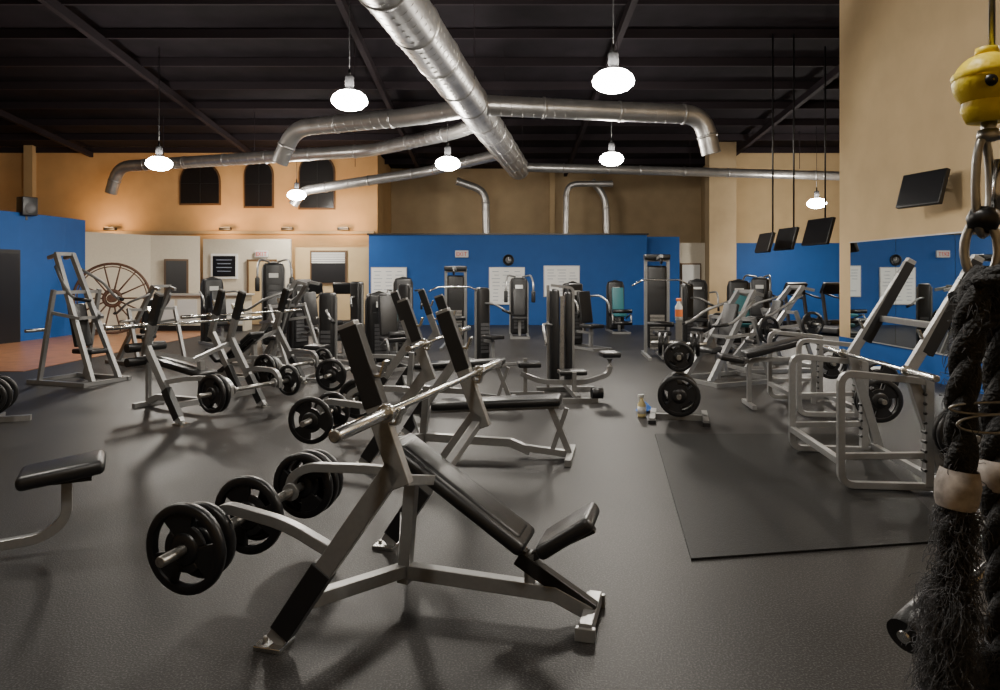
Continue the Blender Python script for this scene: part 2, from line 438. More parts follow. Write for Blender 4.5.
duct(b, [mp(14.0), (-1.9, 14.9, 4.96), (-4.7, 16.0, 4.96), (-5.1, 16.2, 4.2)], .19, .45)
duct(b, [mp(15.2), (-1.0, 16.4, 4.96), (-3.5, 18.9, 4.96), (-11.6, 21.3, 4.9), (-11.9, 21.4, 4.1)], .17, .45)
duct(b, [mp(19.2), (-2.3, 21.4, 4.75), (-6.2, 22.0, 4.25), (-6.5, 22.0, 3.8)], .15, .4)
duct(b, [mp(21.8), (4, 22, 4.9), (11, 22.3, 4.75)], .14, .4)
duct(b, [(-1.5, 24.2, 4.85), (-.5, 24.2, 4.5), (-.45, 24.2, 2.0)], .13, .4)
duct(b, [(3.9, 24.2, 4.75), (2.3, 24.2, 4.75), (2.25, 24.2, 2.0)], .10, .4)
duct(b, [(3.3, 25.2, 5.0), (3.8, 25.2, 4.4), (3.85, 25.2, 2.0)], .12, .4)
# hanger straps
for y in (4, 8, 12, 16, 20):
    p = mp(y)
    for sx in (-.35, .35): b.box((p.x+sx, y, (4.96+ceil_z(y))/2), (.012, .03, ceil_z(y)-4.96), 'purlin')
for (x, y) in ((2.4, 14.35), (-3.2, 15.4), (-7, 19.95), (-10, 20.8), (-4.5, 21.75), (6, 22.1), (9.5, 22.2)):
    b.box((x, y, (4.96+ceil_z(y))/2), (.012, .02, ceil_z(y)-4.96), 'purlin')
b.finish()

# ------------------------------------------------------------------ high bay lamps
def highbay(x, y, z, power=900, up=120, col=(1, .92, .80)):
    b = B('high_bay_lamp')
    n = 32
    b.lathe([(.001, .32), (.06, .32), (.07, .30), (.07, .17), (.06, .14), (.085, .12), (.10, .09)], (0, 0, 0), (0, 0, 1), 'grey', n)
    b.lathe([(.10, .09), (.18, .07), (.25, .01), (.275, -.05), (.265, -.10), (.2, -.16), (.12, -.19), (.001, -.205)], (0, 0, 0), (0, 0, 1), 'lamp', n)
    b.cyl((0, 0, .32), (0, 0, .42), .02, 'black', n=10)
    L = ceil_z(y)-z
    b.cyl((0, 0, .42), (0, 0, L-.22), .008, 'black', n=8)
    b.finish((x, y, z))
    ld = bpy.data.lights.new('high_bay_light', 'SPOT'); ld.energy = power; ld.color = col; ld.shadow_soft_size = .2
    ld.spot_size = math.radians(174); ld.spot_blend = .5
    lo = bpy.data.objects.new('high_bay_light', ld); COL.objects.link(lo); lo.location = (x, y, z-.42)
    ld = bpy.data.lights.new('high_bay_spill', 'POINT'); ld.energy = up; ld.color = col; ld.shadow_soft_size = .25
    lo = bpy.data.objects.new('high_bay_spill', ld); COL.objects.link(lo); lo.location = (x, y, z-.5)
for x, y, z, p, u in ((-2.3, 10.7, 4.32, 330, 60), (1.49, 9.2, 4.2, 330, 60), (-7.5, 15.4, 4.1, 330, 110), (-1.15, 15.4, 4.1, 300, 110), (2.55, 16.0, 4.3, 300, 110), (-6.1, 21, 4.05, 260, 110), (9.5, 21, 3.8, 330, 120),
                (4.6, 4.2, 4.4, 230, 110), (-4.6, 5.2, 4.4, 150, 30), (-.5, 1.2, 4.6, 90, 15)):  # this row hangs out of view, added to light the foreground
    highbay(x, y, z, p, u)
# warm wall washers on the rear-left ledge
for x in (-13.2, -9.3, -7.2, -5.3):
    b = B('wall_wash_lamp'); b.pad((0, 0, 0), (.4, .16, .10), 'black', r=.02); b.box((0, 0, .055), (.34, .12, .01), 'offwhite'); b.finish((x, 23.7, 3.16))
    ld = bpy.data.lights.new('wall_wash_light', 'SPOT'); ld.energy = 150; ld.color = (1, .58, .26); ld.shadow_soft_size = .2; ld.spot_size = math.radians(160); ld.spot_blend = 1
    lo = bpy.data.objects.new('wall_wash_light', ld); COL.objects.link(lo); lo.location = (x, 23.0, 3.0); lo.rotation_euler = (math.radians(140), 0, 0)

# ------------------------------------------------------------------ TVs
def hung_tv(x, y, z, w, h, rz, ceil=True):
    b = B('hanging_television')
    R = RZ(rz) @ RX(-16)
    b.pad((0, 0, 0), (w, .07, h), 'black', rot=R, r=.01); b.box(R @ V((0, -.038, 0)), (w*.94, .006, h*.92), 'screen', rot=R)
    b.box(R @ V((0, .08, 0)), (.2, .1, .2), 'black', rot=R)
    q = R @ V((0, .16, .05))
    if ceil: b.cyl(q, (q.x, q.y, ceil_z(y)-z-.2), .018, 'black', n=10)
    else:
        b.cyl(q, (q.x+.22, q.y+.10, q.z), .025, 'black', n=10); b.box((q.x+.22, q.y+.10, q.z), (.03, .2, .3), 'black')
    b.finish((x, y, z))
hung_tv(5.6, 14.8, 2.28, .75, .42, -90); hung_tv(6.05, 14.8, 2.36, .8, .48, -86); hung_tv(7.0, 15.4, 2.55, .95, .6, -82)
hung_tv(6.15, 10.2, 2.85, .8, .52, -78, ceil=False)

# ------------------------------------------------------------------ olympic bench
def olympic_bench(name, loc, rot, kind='incline', bar=True, plates=None, bevel=0.0, padmat='vinyl'):
    b = B(name)
    for s in (-1, 1):
        y = s*.57
        b.tube([(-.53, y, .03), (.03, y, .82)], .05, h=.085)
        b.tube([(-.50, y, .07), (-.30, y, .365)], .066, 'black', h=.10)
        b.tube([(.06, y, .74), (-.19, y, 1.40)], .05, 'silver', h=.08)
        b.tube([(-.06, y, 1.06), (-.18, y, 1.385)], .056, 'black', h=.088)
        b.box((-.54, y, .012), (.13, .12, .024), 'chrome'); b.cyl((-.58, y, .02), (-.58, y, .04), .012, 'steel', n=8)
        for hz, hx in ((1.03, 0.0), (1.22, -.07)):
            b.tube([(hx-.06, y, hz-.03), (hx+.035, y, hz-.035), (hx+.055, y, hz+.03)], .045, 'chrome', h=.014)
        b.tube([(-.24, y, .43), (-.55, s*.46, .49), (-.93, s*.36, .50), (-1.03, s*.34, .44), (-1.03, s*.34, .31)], .045, 'silver', h=.05, ref=(0, 1, 0), fillet=.12)
        b.cyl((-1.0, s*.2, .37), (-1.0, s*.72, .37), .0245, 'steel', n=16)
        b.cyl((-1.0, s*.28, .37), (-1.0, s*.30, .37), .05, 'silver')
        b.tube([(-.42, y, .2), (-.18, 0, .14)], .06, 'silver', ref=(0, 0, 1))
        b.tube([(0.02, y, .76), (.0, 0, .60)], .045, 'silver', ref=(0, 0, 1)) if kind != 'flat' else None
    b.tube([(-.18, 0, .08), (-.14, 0, .60)], .06)
    if kind == 'incline':
        b.tube([(-.2, 0, .14), (.58, 0, .12), (.745, 0, .05)], .06, h=.07)
        b.tube([(.745, -.17, .045), (.745, .17, .045)], .06, ref=(0, 0, 1))
        for s in (-1, 1): b.box((.745, s*.17, .03), (.09, .03, .06), 'silver')
        b.tube([(.40, 0, .27), (.76, 0, .06)], .055, 'black', h=.07)
        b.tube([(-.16, 0, .68), (.44, 0, .28)], .05, 'black', h=.04)
        b.tube([(.46, 0, .12), (.46, 0, .30)], .05)
        ang = 33.5
        b.pad((.115, 0, .555), (.80, .27, .065), padmat, rot=RY(ang), r=.028, seg=4)
        b.pad((.115, 0, .555), (.72, .20, .085), padmat, rot=RY(ang), r=.03, seg=4)
        b.pad((.64, 0, .415), (.30, .27, .07), padmat, rot=RY(-35), r=.028, seg=4)
        b.tube([(.42, 0, .25), (.76, 0, .44)], .05, 'black', h=.04)
    elif kind == 'flat':
        b.tube([(-.2, 0, .14), (.62, 0, .12), (.80, 0, .05)], .06, h=.07)
        b.tube([(-.1, 0, .38), (1.05, 0, .46)], .05, 'silver', h=.05)
        b.tube([(.98, 0, .44), (1.15, 0, .03)], .05); b.tube([(1.12, 0, .44), (.98, 0, .03)], .04); b.tube([(1.15, -.28, .03), (1.15, .28, .03)], .055, ref=(0, 0, 1)); b.tube([(.75, 0, .08), (1.15, 0, .04)], .055)
        b.pad((.5, 0, .47), (1.15, .28, .075), padmat, rot=RY(-4), r=.028)
    else:
        b.tube([(-.2, 0, .14), (.62, 0, .12), (.80, 0, .05)], .06, h=.07); b.tube([(.80, -.2, .03), (.80, .2, .03)], .055, ref=(0, 0, 1))
        b.tube([(-.14, 0, .5), (.8, 0, .62)], .05); b.tube([(.8, 0, .05), (.8, 0, .78)], .05)
        b.pad((.2, 0, .52), (.95, .28, .07), padmat, rot=RY(-8), r=.028)
        for z in (.72, .55): b.cyl((.85, -.25, z), (.85, .25, z), .055, 'vinyl')
    pl = plates if plates is not None else [(-.56, .20), (-.50, .20), (-.43, .17), (.5, .2), (.56, .2), (-.12, .19), (.12, .17)]
    for y, r in pl:
        b.plate((-1.0, y, .37), (0, 1, 0), r, .042, ang=random.uniform(0, 2))
    b.cyl((-1.0, -.22, .37), (-1.0, .22, .37), .0245, 'steel', n=16)
    if bar: b.barbell((0.012, 0, 1.045), (0, 1, 0))
    return b.finish((*loc, 0), rot, bevel)
olympic_bench('incline_bench_press', (-.30, 3.42), -15.5, plates=[(-.56, .205), (-.45, .175), (-.10, .20), (-.04, .15), (.42, .19), (.49, .19), (.57, .175)], bevel=.004)
olympic_bench('flat_bench_press', (-.52, 6.3), -10, 'flat', plates=[(-.56, .20), (-.12, .17), (.5, .2)])
olympic_bench('decline_bench_press', (-3.6, 8.2), 152, 'decline', plates=[(.56, .20), (.50, .2), (-.52, .18)])
olympic_bench('incline_bench_press', (-3.65, 10.1), 150, 'incline', plates=[(.56, .20), (.50, .19), (-.5, .18)])
olympic_bench('flat_bench_press', (-1.0, 9.0), -10, 'flat', bar=False, plates=[(-.56, .20), (.5, .2)])

# ------------------------------------------------------------------ foreground left: curved bench end
b = B('preacher_curl_bench')
b.pad((0, 0, .46), (.44, .33, .085), 'vinyl', r=.035, seg=4, rot=RY(-7)); b.box((0, 0, .41), (.3, .2, .02), 'black')
b.tube([(.02, 0, .41), (.02, 0, .17), (-.1, 0, .08), (-.9, 0, .05)], .05, 'silver', fillet=.16, h=.055)
b.tube([(-.9, -.3, .03), (-.9, .3, .03)], .055, ref=(0, 0, 1)); b.tube([(-.85, 0, .05), (-.85, 0, .8)], .06); b.pad((-.72, 0, .88), (.35, .6, .06), 'vinyl', rot=RY(-40))
b.finish((-2.56, 4.1, 0), 28, .003)

# ------------------------------------------------------------------ leverage machines (plate loaded)
def leverage_machine(name, loc, rot, h=1.9, w=1.1, L=1.5, plates=True, seat=True, tall=True):
    b = B(name)
    for s in (-1, 1):
        y = s*w/2
        b.tube([(-L/2, y, .03), (L/2, y, .03)], .06)
        b.tube([(-L*.3, y, .05), (-L*.05, y, h*.72)], .055)
        b.tube([(L*.45, y*.6, .05), (-L*.28, y*.35, h)], .06, h=.075)
        b.tube([(-L*.28, y*.35, h-.02), (-L*.42, y*.35, h-.06)], .05)
        b.sweep([(-L*.25, y*.45, h*.9), (L*.05, y*.9, h*.78), (L*.25, y*.95, h*.66), (L*.42, y*.75, h*.64)], .022, 'silver', n=10, fillet=.1)
        b.cyl((L*.3, y*.95, h*.655), (L*.47, y*.72, h*.64), .026, 'vinyl', n=10)
        b.cyl((-L*.22, y, .8), (-L*.22, y+s*.28, .8), .024, 'steel', n=12)
        if plates:
            b.plate((-L*.22, y+s*.08, .8), (0, 1, 0), .2)
        b.tube([(-L*.12, y, h*.55), (L*.2, y*.5, h*.5)], .045, ref=(0, 0, 1))
    for x, z in ((-L/2+.05, .03), (L/2-.05, .03)): b.tube([(x, -w/2, z), (x, w/2, z)], .055, ref=(0, 0, 1))
    b.tube([(-L*.06, -w/2, h*.70), (-L*.06, w/2, h*.70)], .05, ref=(0, 0, 1)); b.tube([(-L*.28, -w*.2, h), (-L*.28, w*.2, h)], .05, ref=(0, 0, 1))
    b.tube([(L*.1, -w*.25, h*.5), (L*.1, w*.25, h*.5)], .045, ref=(0, 0, 1))
    if seat:
        b.tube([(L*.15, 0, .04), (L*.15, 0, .42)], .06); b.pad((L*.18, 0, .47), (.4, .3, .07), 'vinyl'); b.pad((-L*.0, 0, .85), (.07, .28, .65), 'vinyl', rot=RY(-14))
        b.tube([(L*.15, 0, .1), (-L*.1, 0, 1.15)], .05)
    b.finish((*loc, 0), rot)
leverage_machine('plate_loaded_row_machine', (-6.3, 10.5), -20, h=1.92, w=.75, L=1.15, plates=False)
leverage_machine('plate_loaded_chest_press', (3.45, 10.6), 205, h=1.35, w=.9, L=1.3)
leverage_machine('plate_loaded_chest_press', (-6.4, 12.8), 150, h=1.4, w=.9, L=1.2, plates=False)
leverage_machine('plate_loaded_shoulder_press', (-3.9, 12.6), 160, h=1.5, w=1.0, plates=False)
leverage_machine('plate_loaded_chest_press', (4.7, 12.0), 190, h=1.4, w=1.0)

# ------------------------------------------------------------------ selectorised machines
def selector(name, loc, rot, h=1.5, style=0, padk='vinyl'):
    b = B(name)
    b.pad((-.55, 0, h/2+.03), (.24, .44, h-.02), 'black', r=.06)
    for s in (-1, 1):
        b.tube([(-.55, s*.23, .03), (-.55, s*.23, h-.04), (-.55, 0, h+.04)], .05, 'silver' if style % 2 else 'black', ref=(1, 0, 0), fillet=.15)
        b.tube([(-.75, s*.23, .03), (.55, s*.2, .03)], .055)
    b.pad((-.425, 0, h*.45), (.02, .32, h*.6), 'black', r=.008)
    for i in range(8): b.box((-.41, 0, .22+i*h*.055), (.015, .26, h*.04), 'grey')
    b.box((-.41, 0, h*.86), (.012, .2, .1), 'offwhite')
    b.tube([(.5, -.25, .03), (.5, .25, .03)], .055, ref=(0, 0, 1))
    b.tube([(.12, 0, .05), (.12, 0, .45)], .07); b.pad((.15, 0, .5), (.42, .36, .08), padk)
    b.tube([(-.5, 0, .35), (.2, 0, .35)], .05)
    b.pad((-.1, 0, .9), (.09, .32, .7), padk, rot=RY(-10)); b.tube([(-.12, 0, .35), (-.2, 0, 1.2)], .05)
    for s in (-1, 1):
        if style == 0:
            b.sweep([(-.45, s*.3, h*.8), (-.1, s*.42, h*.82), (.2, s*.42, h*.72), (.25, s*.42, h*.52)], .022, 'silver', fillet=.1)
            b.cyl((.23, s*.42, h*.62), (.25, s*.42, h*.5), .028, 'vinyl', n=10)
        elif style == 1:
            b.sweep([(-.5, s*.1, h+.05), (-.1, s*.3, h+.1), (.1, s*.35, h-.1), (.15, s*.35, h-.4)], .024, 'silver', fillet=.12)
            b.pad((.16, s*.35, h-.45), (.1, .1, .3), padk)
        else:
            b.sweep([(.1, s*.2, .4), (.5, s*.25, .55), (.62, s*.25, .3)], .022, 'silver', fillet=.1)
    if style == 2:
        for z in (.3, .62): b.cyl((.62, -.26, z), (.62, .26, z), .055, 'vinyl', n=14)
    b.finish((*loc, 0), rot)
sel = [((-4.9, 15.2), -70, 1.85, 1, 'vinyl'), ((-3.9, 14.6), -40, 1.4, 2, 'vinyl'),
       ((.5, 18.0), -90, 1.5, 1, 'vinyl'), ((-2.4, 17.5), -80, 1.5, 0, 'teal'), ((4.9, 17.2), -100, 1.45, 0, 'vinyl'), ((5.4, 15.6), 260, 1.45, 2, 'teal'),
       ((6.6, 18.0), 240, 1.5, 1, 'vinyl'), ((-6.4, 16.0), -50, 1.5, 0, 'vinyl'), ((3.3, 19.5), -90, 1.4, 2, 'teal'), ((-1.2, 19.6), -90, 1.5, 2, 'teal'), ((-1.9, 12.1), -60, 1.25, 2, 'vinyl'), ((1.9, 15.2), -60, 1.4, 0, 'vinyl')]
names = ['seated_chest_press_machine', 'pec_fly_machine', 'leg_extension_machine']
for l, r, h, st, pk in sel: selector(names[st], l, r, h, st, pk)
def cable_tower(loc, rot, h=1.4):
    b = B('cable_pulley_machine')
    b.pad((0, 0, h/2+.02), (.20, .24, h), 'black', r=.05)
    for s in (-1, 1):
        b.tube([(0, s*.13, .03), (0, s*.13, h-.05)], .04); b.tube([(-.35, s*.13, .03), (.75, s*.13, .03)], .05)
    b.tube([(.72, -.3, .03), (.72, .3, .03)], .05, ref=(0, 0, 1)); b.tube([(.4, 0, .05), (.4, 0, .45)], .05); b.pad((.42, 0, .49), (.35, .28, .07), 'vinyl')
    b.tube([(0, 0, .4), (.45, 0, .4)], .05); b.sweep([(.05, 0, h*.8), (.3, .1, h*.8), (.45, .25, h*.7)], .02, 'silver', fillet=.1); b.cyl((.4, .2, h*.72), (.52, .32, h*.67), .026, 'vinyl', n=10)
    for i in range(8): b.box((.105, 0, .2+i*.07), (.012, .16, .05), 'grey')
    b.finish((*loc, 0), rot)
cable_tower((-.33, 12.9), -60, 1.35); cable_tower((-2.9, 14.2), -120, 1.45); cable_tower((-1.9, 14.0), -110, 1.4); cable_tower((3.95, 14.8), -60, 1.4); cable_tower((-2.75, 11.2), -100, 1.3)

def lat_tower(name, loc, rot, h=1.95, w=.7):
    b = B(name)
    for s in (-1, 1):
        b.tube([(-.4, s*.22, .03), (-.4, s*.22, h-.05)], .06)
        b.tube([(-.7, s*.25, .03), (.6, s*.25, .03)], .055)
    b.tube([(-.4, -.25, h-.03), (-.4, .25, h-.03)], .06, ref=(1, 0, 0))
    b.pad((-.4, 0, h*.5), (.14, .38, h*.85), 'black', r=.04)
    b.tube([(-.4, 0, h-.02), (.25, 0, h+.03)], .06); b.pad((-.4, 0, h+.03), (.3, .5, .1), 'black')
    b.cyl((.22, -.02, h-.06), (.22, .02, h-.06), .06, 'black')
    b.cyl((.22, 0, h-.1), (.22, 0, h*.78), .004, 'black', n=6)
    b.sweep([(.22, -.55, h*.72), (.22, -.35, h*.78), (.22, .35, h*.78), (.22, .55, h*.72)], .014, 'chrome', fillet=.05)
    for i in range(10): b.box((-.32, 0, .15+i*.07), (.03, .28, .055), 'steel')
    b.tube([(.25, 0, .05), (.25, 0, .45)], .06); b.pad((.3, 0, .5), (.4, .3, .08), 'vinyl'); b.cyl((.12, -.25, .65), (.12, .25, .65), .05, 'vinyl')
    b.tube([(-.4, 0, .08), (.55, 0, .05)], .055)
    b.finish((*loc, 0), rot)
lat_tower('lat_pulldown_machine', (3.1, 13.6), -95, 1.93)
lat_tower('lat_pulldown_machine', (-1.0, 15.4), -90, 1.72)

# centre machine : low torso bench with weight column
b = B('seated_cable_row_machine')
b.pad((-.1, .35, .76), (.13, .18, 1.3), 'black', r=.05); b.pad((.09, .35, .74), (.10, .18, 1.26), 'black', r=.04); b.box((-.005, .30, .76), (.05, .02, 1.1), 'steel')
b.tube([(-.19, .35, .03), (-.19, .35, 1.46)], .035); b.tube([(.16, .35, .03), (.16, .35, 1.42), (-.15, .35, 1.46)], .035, fillet=.06)
b.tube([(-.35, .35, .03), (.45, .35, .03)], .06)
b.tube([(-.6, 0, .3), (-.35, -.1, .2), (.2, -.2, .2), (.55, -.15, .3), (.55, -.15, .5)], .06, ref=(0, 0, 1), fillet=.12)
b.tube([(.05, .35, .1), (.05, -.55, .06)], .06, ref=(0, 0, 1)); b.tube([(-.15, -.55, .03), (.3, -.55, .03)], .06)
b.tube([(-.55, 0, .05), (-.55, 0, .5)], .05); b.tube([(-.8, 0, .03), (-.3, 0, .03)], .055)
b.pad((-.5, 0, .42), (.3, .25, .07), 'vinyl'); b.pad((.55, -.15, .56), (.24, .28, .07), 'vinyl'); b.pad((0.05, -.15, .33), (.36, .26, .06), 'vinyl')
b.cyl((.22, -.55, .12), (.36, -.55, .12), .07, 'vinyl'); b.tube([(.05, -.3, .05), (.05, -.3, .35)], .05)
b.sweep([(-.1, .35, .9), (-.3, .1, .95), (-.3, -.2, .7)], .02, 'silver', fillet=.1)
b.finish((.88, 9.3, 0), 5)

# ------------------------------------------------------------------ weight tree
def weight_tree(loc, rot):
    b = B('weight_plate_tree')
    b.tube([(0, 0, .03), (0, 0, 1.1)], .07); b.tube([(-.3, 0, .03), (.3, 0, .03)], .06)
    for s in (-1, 1): b.tube([(s*.28, -.3, .03), (s*.28, .3, .03)], .06, ref=(1, 0, 0)); b.box((s*.28, -.3, .02), (.08, .06, .04), 'black')
    for z, r in ((.30, .225), (.72, .16)):
        b.cyl((0, -.34, z), (0, .34, z), .024, 'steel', n=12)
        for y in (-.11, -.17, -.23, .12, .18): b.plate((0, y, z), (0, 1, 0), r if y < 0 else r*.9, .045, ang=z*3)
    for s in (-1, 1):
        b.cyl((0, 0, .82 if s > 0 else .85), (s*.3, 0, .84), .024, 'steel', n=12); b.plate((s*.14, 0, .83), (1, 0, 0), .13, .04); b.plate((s*.2, 0, .83), (1, 0, 0), .13, .04)
    b.finish((*loc, 0), rot)
weight_tree((1.98, 7.75), -14)
b = B('disinfectant_bottle'); b.lathe([(.001, 0), (.045, 0), (.048, .02), (.048, .14), (.018, .19), (.015, .22)], (0, 0, 0), (0, 0, 1), 'bottle'); b.lathe([(.0485, .04), (.0488, .04), (.0488, .12), (.0485, .12)], (0, 0, 0), (0, 0, 1), 'white')
b.pad((0.01, 0, .235), (.07, .035, .04), 'white', r=.01); b.box((.035, 0, .2), (.01, .012, .05), 'offwhite'); b.finish((1.60, 7.9, .0), 200)
b = B('disinfectant_bottle'); b.lathe([(.001, 0), (.04, 0), (.04, .15), (.018, .19), (.018, .21), (.001, .21)], (0, 0, 0), (0, 0, 1), 'white'); b.lathe([(.041, .04), (.041, .12)], (0, 0, 0), (0, 0, 1), 'orange'); b.pad((0, 0, .225), (.06, .03, .035), 'orange', r=.01); b.finish((1.98, 7.75, 1.10))
b = B('cleaning_cloth')
vs = []; n = 12
for i in range(n+1):
    for j in range(n+1):
        x = (i/n-.5)*.2; y = (j/n-.5)*.16; r = math.hypot(x, y)
        vs.append((x, y, max(.006, .12-r*1.1+.02*math.sin(i*1.7)*math.cos(j*1.3))))
b.add(vs, [(i*(n+1)+j, (i+1)*(n+1)+j, (i+1)*(n+1)+j+1, i*(n+1)+j+1) for i in range(n) for j in range(n)], 'bluecloth', True); b.finish((1.70, 8.2, 0))

# ------------------------------------------------------------------ right hand racks
def squat_rack(name, loc, rot, tall=1.72, guards=True, bench=False):
    """low half rack: two looped side frames, cross bars, leaning gun-rack uprights"""
    b = B(name)
    for s in (-1, 1):
        y = s*.55
        b.tube([(.75, y, .03), (-.0, y, .03), (-.0, y, .86), (.62, y, .80)], .05, fillet=.1)
        b.tube([(.0, y, .24), (.62, y, .26)], .045)
        b.tube([(.62, y, .82), (.62, y, .03)], .06)
        for i in range(9): b.cyl((.59, y-.031, .15+i*.07), (.59, y+.031, .15+i*.07), .012, 'black', n=8)
        if guards:
            b.tube([(.75, y, .03), (.5, y*.95, .88), (1.0, y*.9, tall)], .055, h=.075)
            b.tube([(.62, y*.94, 1.0), (.98, y*.9, tall-.03)], .06, 'black', h=.085)
            b.tube([(.68, y*.93, 1.08), (.60, y*.93, 1.1), (.57, y*.93, 1.18)], .04, 'chrome', h=.015)
        b.cyl((.8, y, .45), (.8, y+s*.3, .45), .024, 'steel', n=12)
        b.plate((.8, y+s*.1, .45), (0, 1, 0), .2); b.plate((.8, y+s*.16, .45), (0, 1, 0), .2)
    b.tube([(0, -.55, .2), (0, .55, .2)], .05, ref=(0, 0, 1)); b.tube([(.7, -.55, .06), (.7, .55, .06)], .05, ref=(0, 0, 1))
    if guards: b.tube([(.75, -.52, 1.2), (.75, .52, 1.2)], .05, ref=(0, 0, 1))
    if guards: b.barbell((.45, 0, .885), (0, 1, 0), 2.0)
    if bench:
        b.pad((-.1, .0, .72), (.75, .30, .08), 'vinyl', rot=RY(-15)); b.tube([(.4, 0, .6), (-.4, 0, .56), (-.4, 0, .03)], .05, fillet=.1); b.tube([(-.4, -.25, .03), (-.4, .25, .03)], .05, ref=(0, 0, 1))
        b.tube([(.35, 0, .6), (.35, 0, .05)], .05); b.pad((-.62, 0, .58), (.28, .28, .07), 'vinyl', rot=RY(10)); b.tube([(-.4, 0, .55), (-.62, 0, .53)], .05)
    b.finish((*loc, .015), rot, .003)
squat_rack('squat_rack', (2.58, 5.75), -5)
squat_rack('squat_rack', (3.4, 8.4), -5, guards=False, bench=True)
b = B('cleaning_bucket'); b.lathe([(.001, 0), (.12, 0), (.15, .32), (.16, .33), (.15, .34), (.14, .32), (.11, .02), (.001, .02)], (0, 0, 0), (0, 0, 1), 'white'); b.lathe([(.14, .1), (.151, .24)], (0, 0, 0), (0, 0, 1), 'bluecloth')
b.sweep([(.15, 0, .31), (.1, -.1, .22), (0, -.16, .18), (-.1, -.1, .22), (-.15, 0, .31)], .004, 'steel', n=6); b.finish((5.2, 9.5, 0))

# ------------------------------------------------------------------ treadmills
def treadmill(loc, rot):
    b = B('treadmill')
    b.pad((0, 0, .13), (1.75, .72, .14), 'grey', r=.04); b.box((0, 0, .205), (1.55, .5, .012), 'black')
    b.pad((.75, 0, .22), (.4, .74, .18), 'black', r=.06)
    for s in (-1, 1):
        b.tube([(.7, s*.36, .15), (.85, s*.36, 1.15)], .07, 'grey'); b.sweep([(.85, s*.36, 1.1), (.5, s*.36, 1.0), (.25, s*.36, .95)], .025, 'black', fillet=.1)
    b.pad((.82, 0, 1.22), (.12, .8, .35), 'black', rot=RY(-25), r=.04); b.pad((.765, 0, 1.26), (.02, .4, .2), 'screen', rot=RY(-25), r=.005)
    b.finish((*loc, 0), rot)
for i in range(4): treadmill((7.6+i*1.15, 19.0+.2*i), 115)
for i in range(2): treadmill((-5.5+i*1.1, 19.3), 90)

# loose plates at left border
b = B('weight_plate_stand'); b.tube([(0, 0, .03), (0, 0, .6)], .06); b.tube([(-.35, 0, .03), (.35, 0, .03)], .06); b.tube([(0, -.3, .03), (0, .3, .03)], .06, ref=(1, 0, 0))
b.cyl((0, -.3, .3), (0, .3, .3), .024, 'steel', n=12); b.plate((0, -.12, .3), (0, 1, 0), .21); b.plate((0, -.2, .3), (0, 1, 0), .18); b.plate((0, .12, .3), (0, 1, 0), .2)
b.finish((-5.50, 7.6, 0), 20)

# ------------------------------------------------------------------ foreground cable station with frayed rope
b = B('cable_station_with_triceps_rope')
cx, cy = .487, .70
b.tube([(1.55, 1.9, .0), (1.55, 1.9, 2.5)], .09); b.tube([(1.55, 1.9, 2.5), (cx, cy, 2.5)], .07, ref=(0, 0, 1))
b.lathe([(.02, -.015), (.055, -.015), (.045, 0), (.055, .015), (.02, .015)], (cx+.05, cy, 2.42), (0, 1, 0), 'black'); b.box((cx+.05, cy, 2.46), (.03, .05, .1), 'steel')
b.tube([(1.2, 1.9, .03), (2.0, 1.9, .03)], .08); b.tube([(1.55, 1.5, .03), (1.55, 2.4, .03)], .08, ref=(1, 0, 0))
b.cyl((.895, 1.55, .800), (1.02, 1.62, .845), .040, 'vinyl', n=24); b.cyl((.89, 1.547, .798), (1.50, 1.86, .99), .014, 'chrome', n=14); b.tube([(1.42, 1.85, .97), (1.55, 1.9, .99)], .06)
# cable
b.cyl((cx+.005, cy, 1.81), (cx+.005, cy, 2.42), .003, 'steel', n=8)
# yellow ball stop
zc = 1.793
prof = []
for i in range(17):
    q = math.pi*i/16; r = .030*math.sin(q)
    prof.append((max(r, .004), -.029*math.cos(q)))
b.lathe(prof, (cx, cy, zc), (0, 0, 1), 'yellow', 36)
b.lathe([(.0302, -.003), (.0312, 0), (.0302, .003)], (cx, cy, zc+.006), (0, 0, 1), 'yellow', 36)
b.lathe([(.004, .026), (.011, .026), (.010, .034), (.004, .035)], (cx, cy, zc), (0, 0, 1), 'yellow', 20)
b.lathe([(.021, -.018), (.023, -.028), (.018, -.040), (.004, -.040)], (cx, cy, zc), (0, 0, 1), 'yellow', 24)
for dx in (-.012, .010): b.lathe([(.001, .004), (.005, .003), (.006, 0)], (cx+dx-.004, cy-.0285, zc-.006), (dx*.3, -1, 0), 'black', 12)
def ring(c, rx, rz, r, k, tilt=0, n=28):
    b.sweep([V(c)+RZ(tilt) @ V((rx*math.cos(q*2*math.pi/n), 0, rz*math.sin(q*2*math.pi/n))) for q in range(n)], r, k, n=8, closed=True)
b.cyl((cx+.002, cy, 1.757), (cx+.002, cy, 1.735), .007, 'steel'); b.lathe([(.004, 0), (.010, 0), (.011, -.010), (.004, -.012)], (cx+.002, cy, 1.745), (0, 0, 1), 'steel', 16)
ring((cx-.004, cy, 1.688), .012, .048, .0042, 'steel', 25)
b.cyl((cx+.006, cy-.003, 1.66), (cx+.010, cy-.003, 1.715), .0045, 'chrome', n=10)
ring((cx-.006, cy, 1.625), .014, .030, .0045, 'steel', -40)
b.lathe([(.002, .010), (.012, .010), (.015, 0), (.012, -.010), (.002, -.010)], (cx-.005, cy-.002, 1.655), (.3, .2, 1), 'black', 20)
def smooth_path(P, st=10):
    P = [V(p) for p in P]; out = []
    for i in range(len(P)-1):
        p0 = P[max(i-1, 0)]; p1 = P[i]; p2 = P[i+1]; p3 = P[min(i+2, len(P)-1)]
        for s in range(st):
            t = s/st
            out.append(.5*((2*p1)+(-p0+p2)*t+(2*p0-5*p1+4*p2-p3)*t*t+(-p0+3*p1-3*p2+p3)*t**3))
    out.append(P[-1]); return out
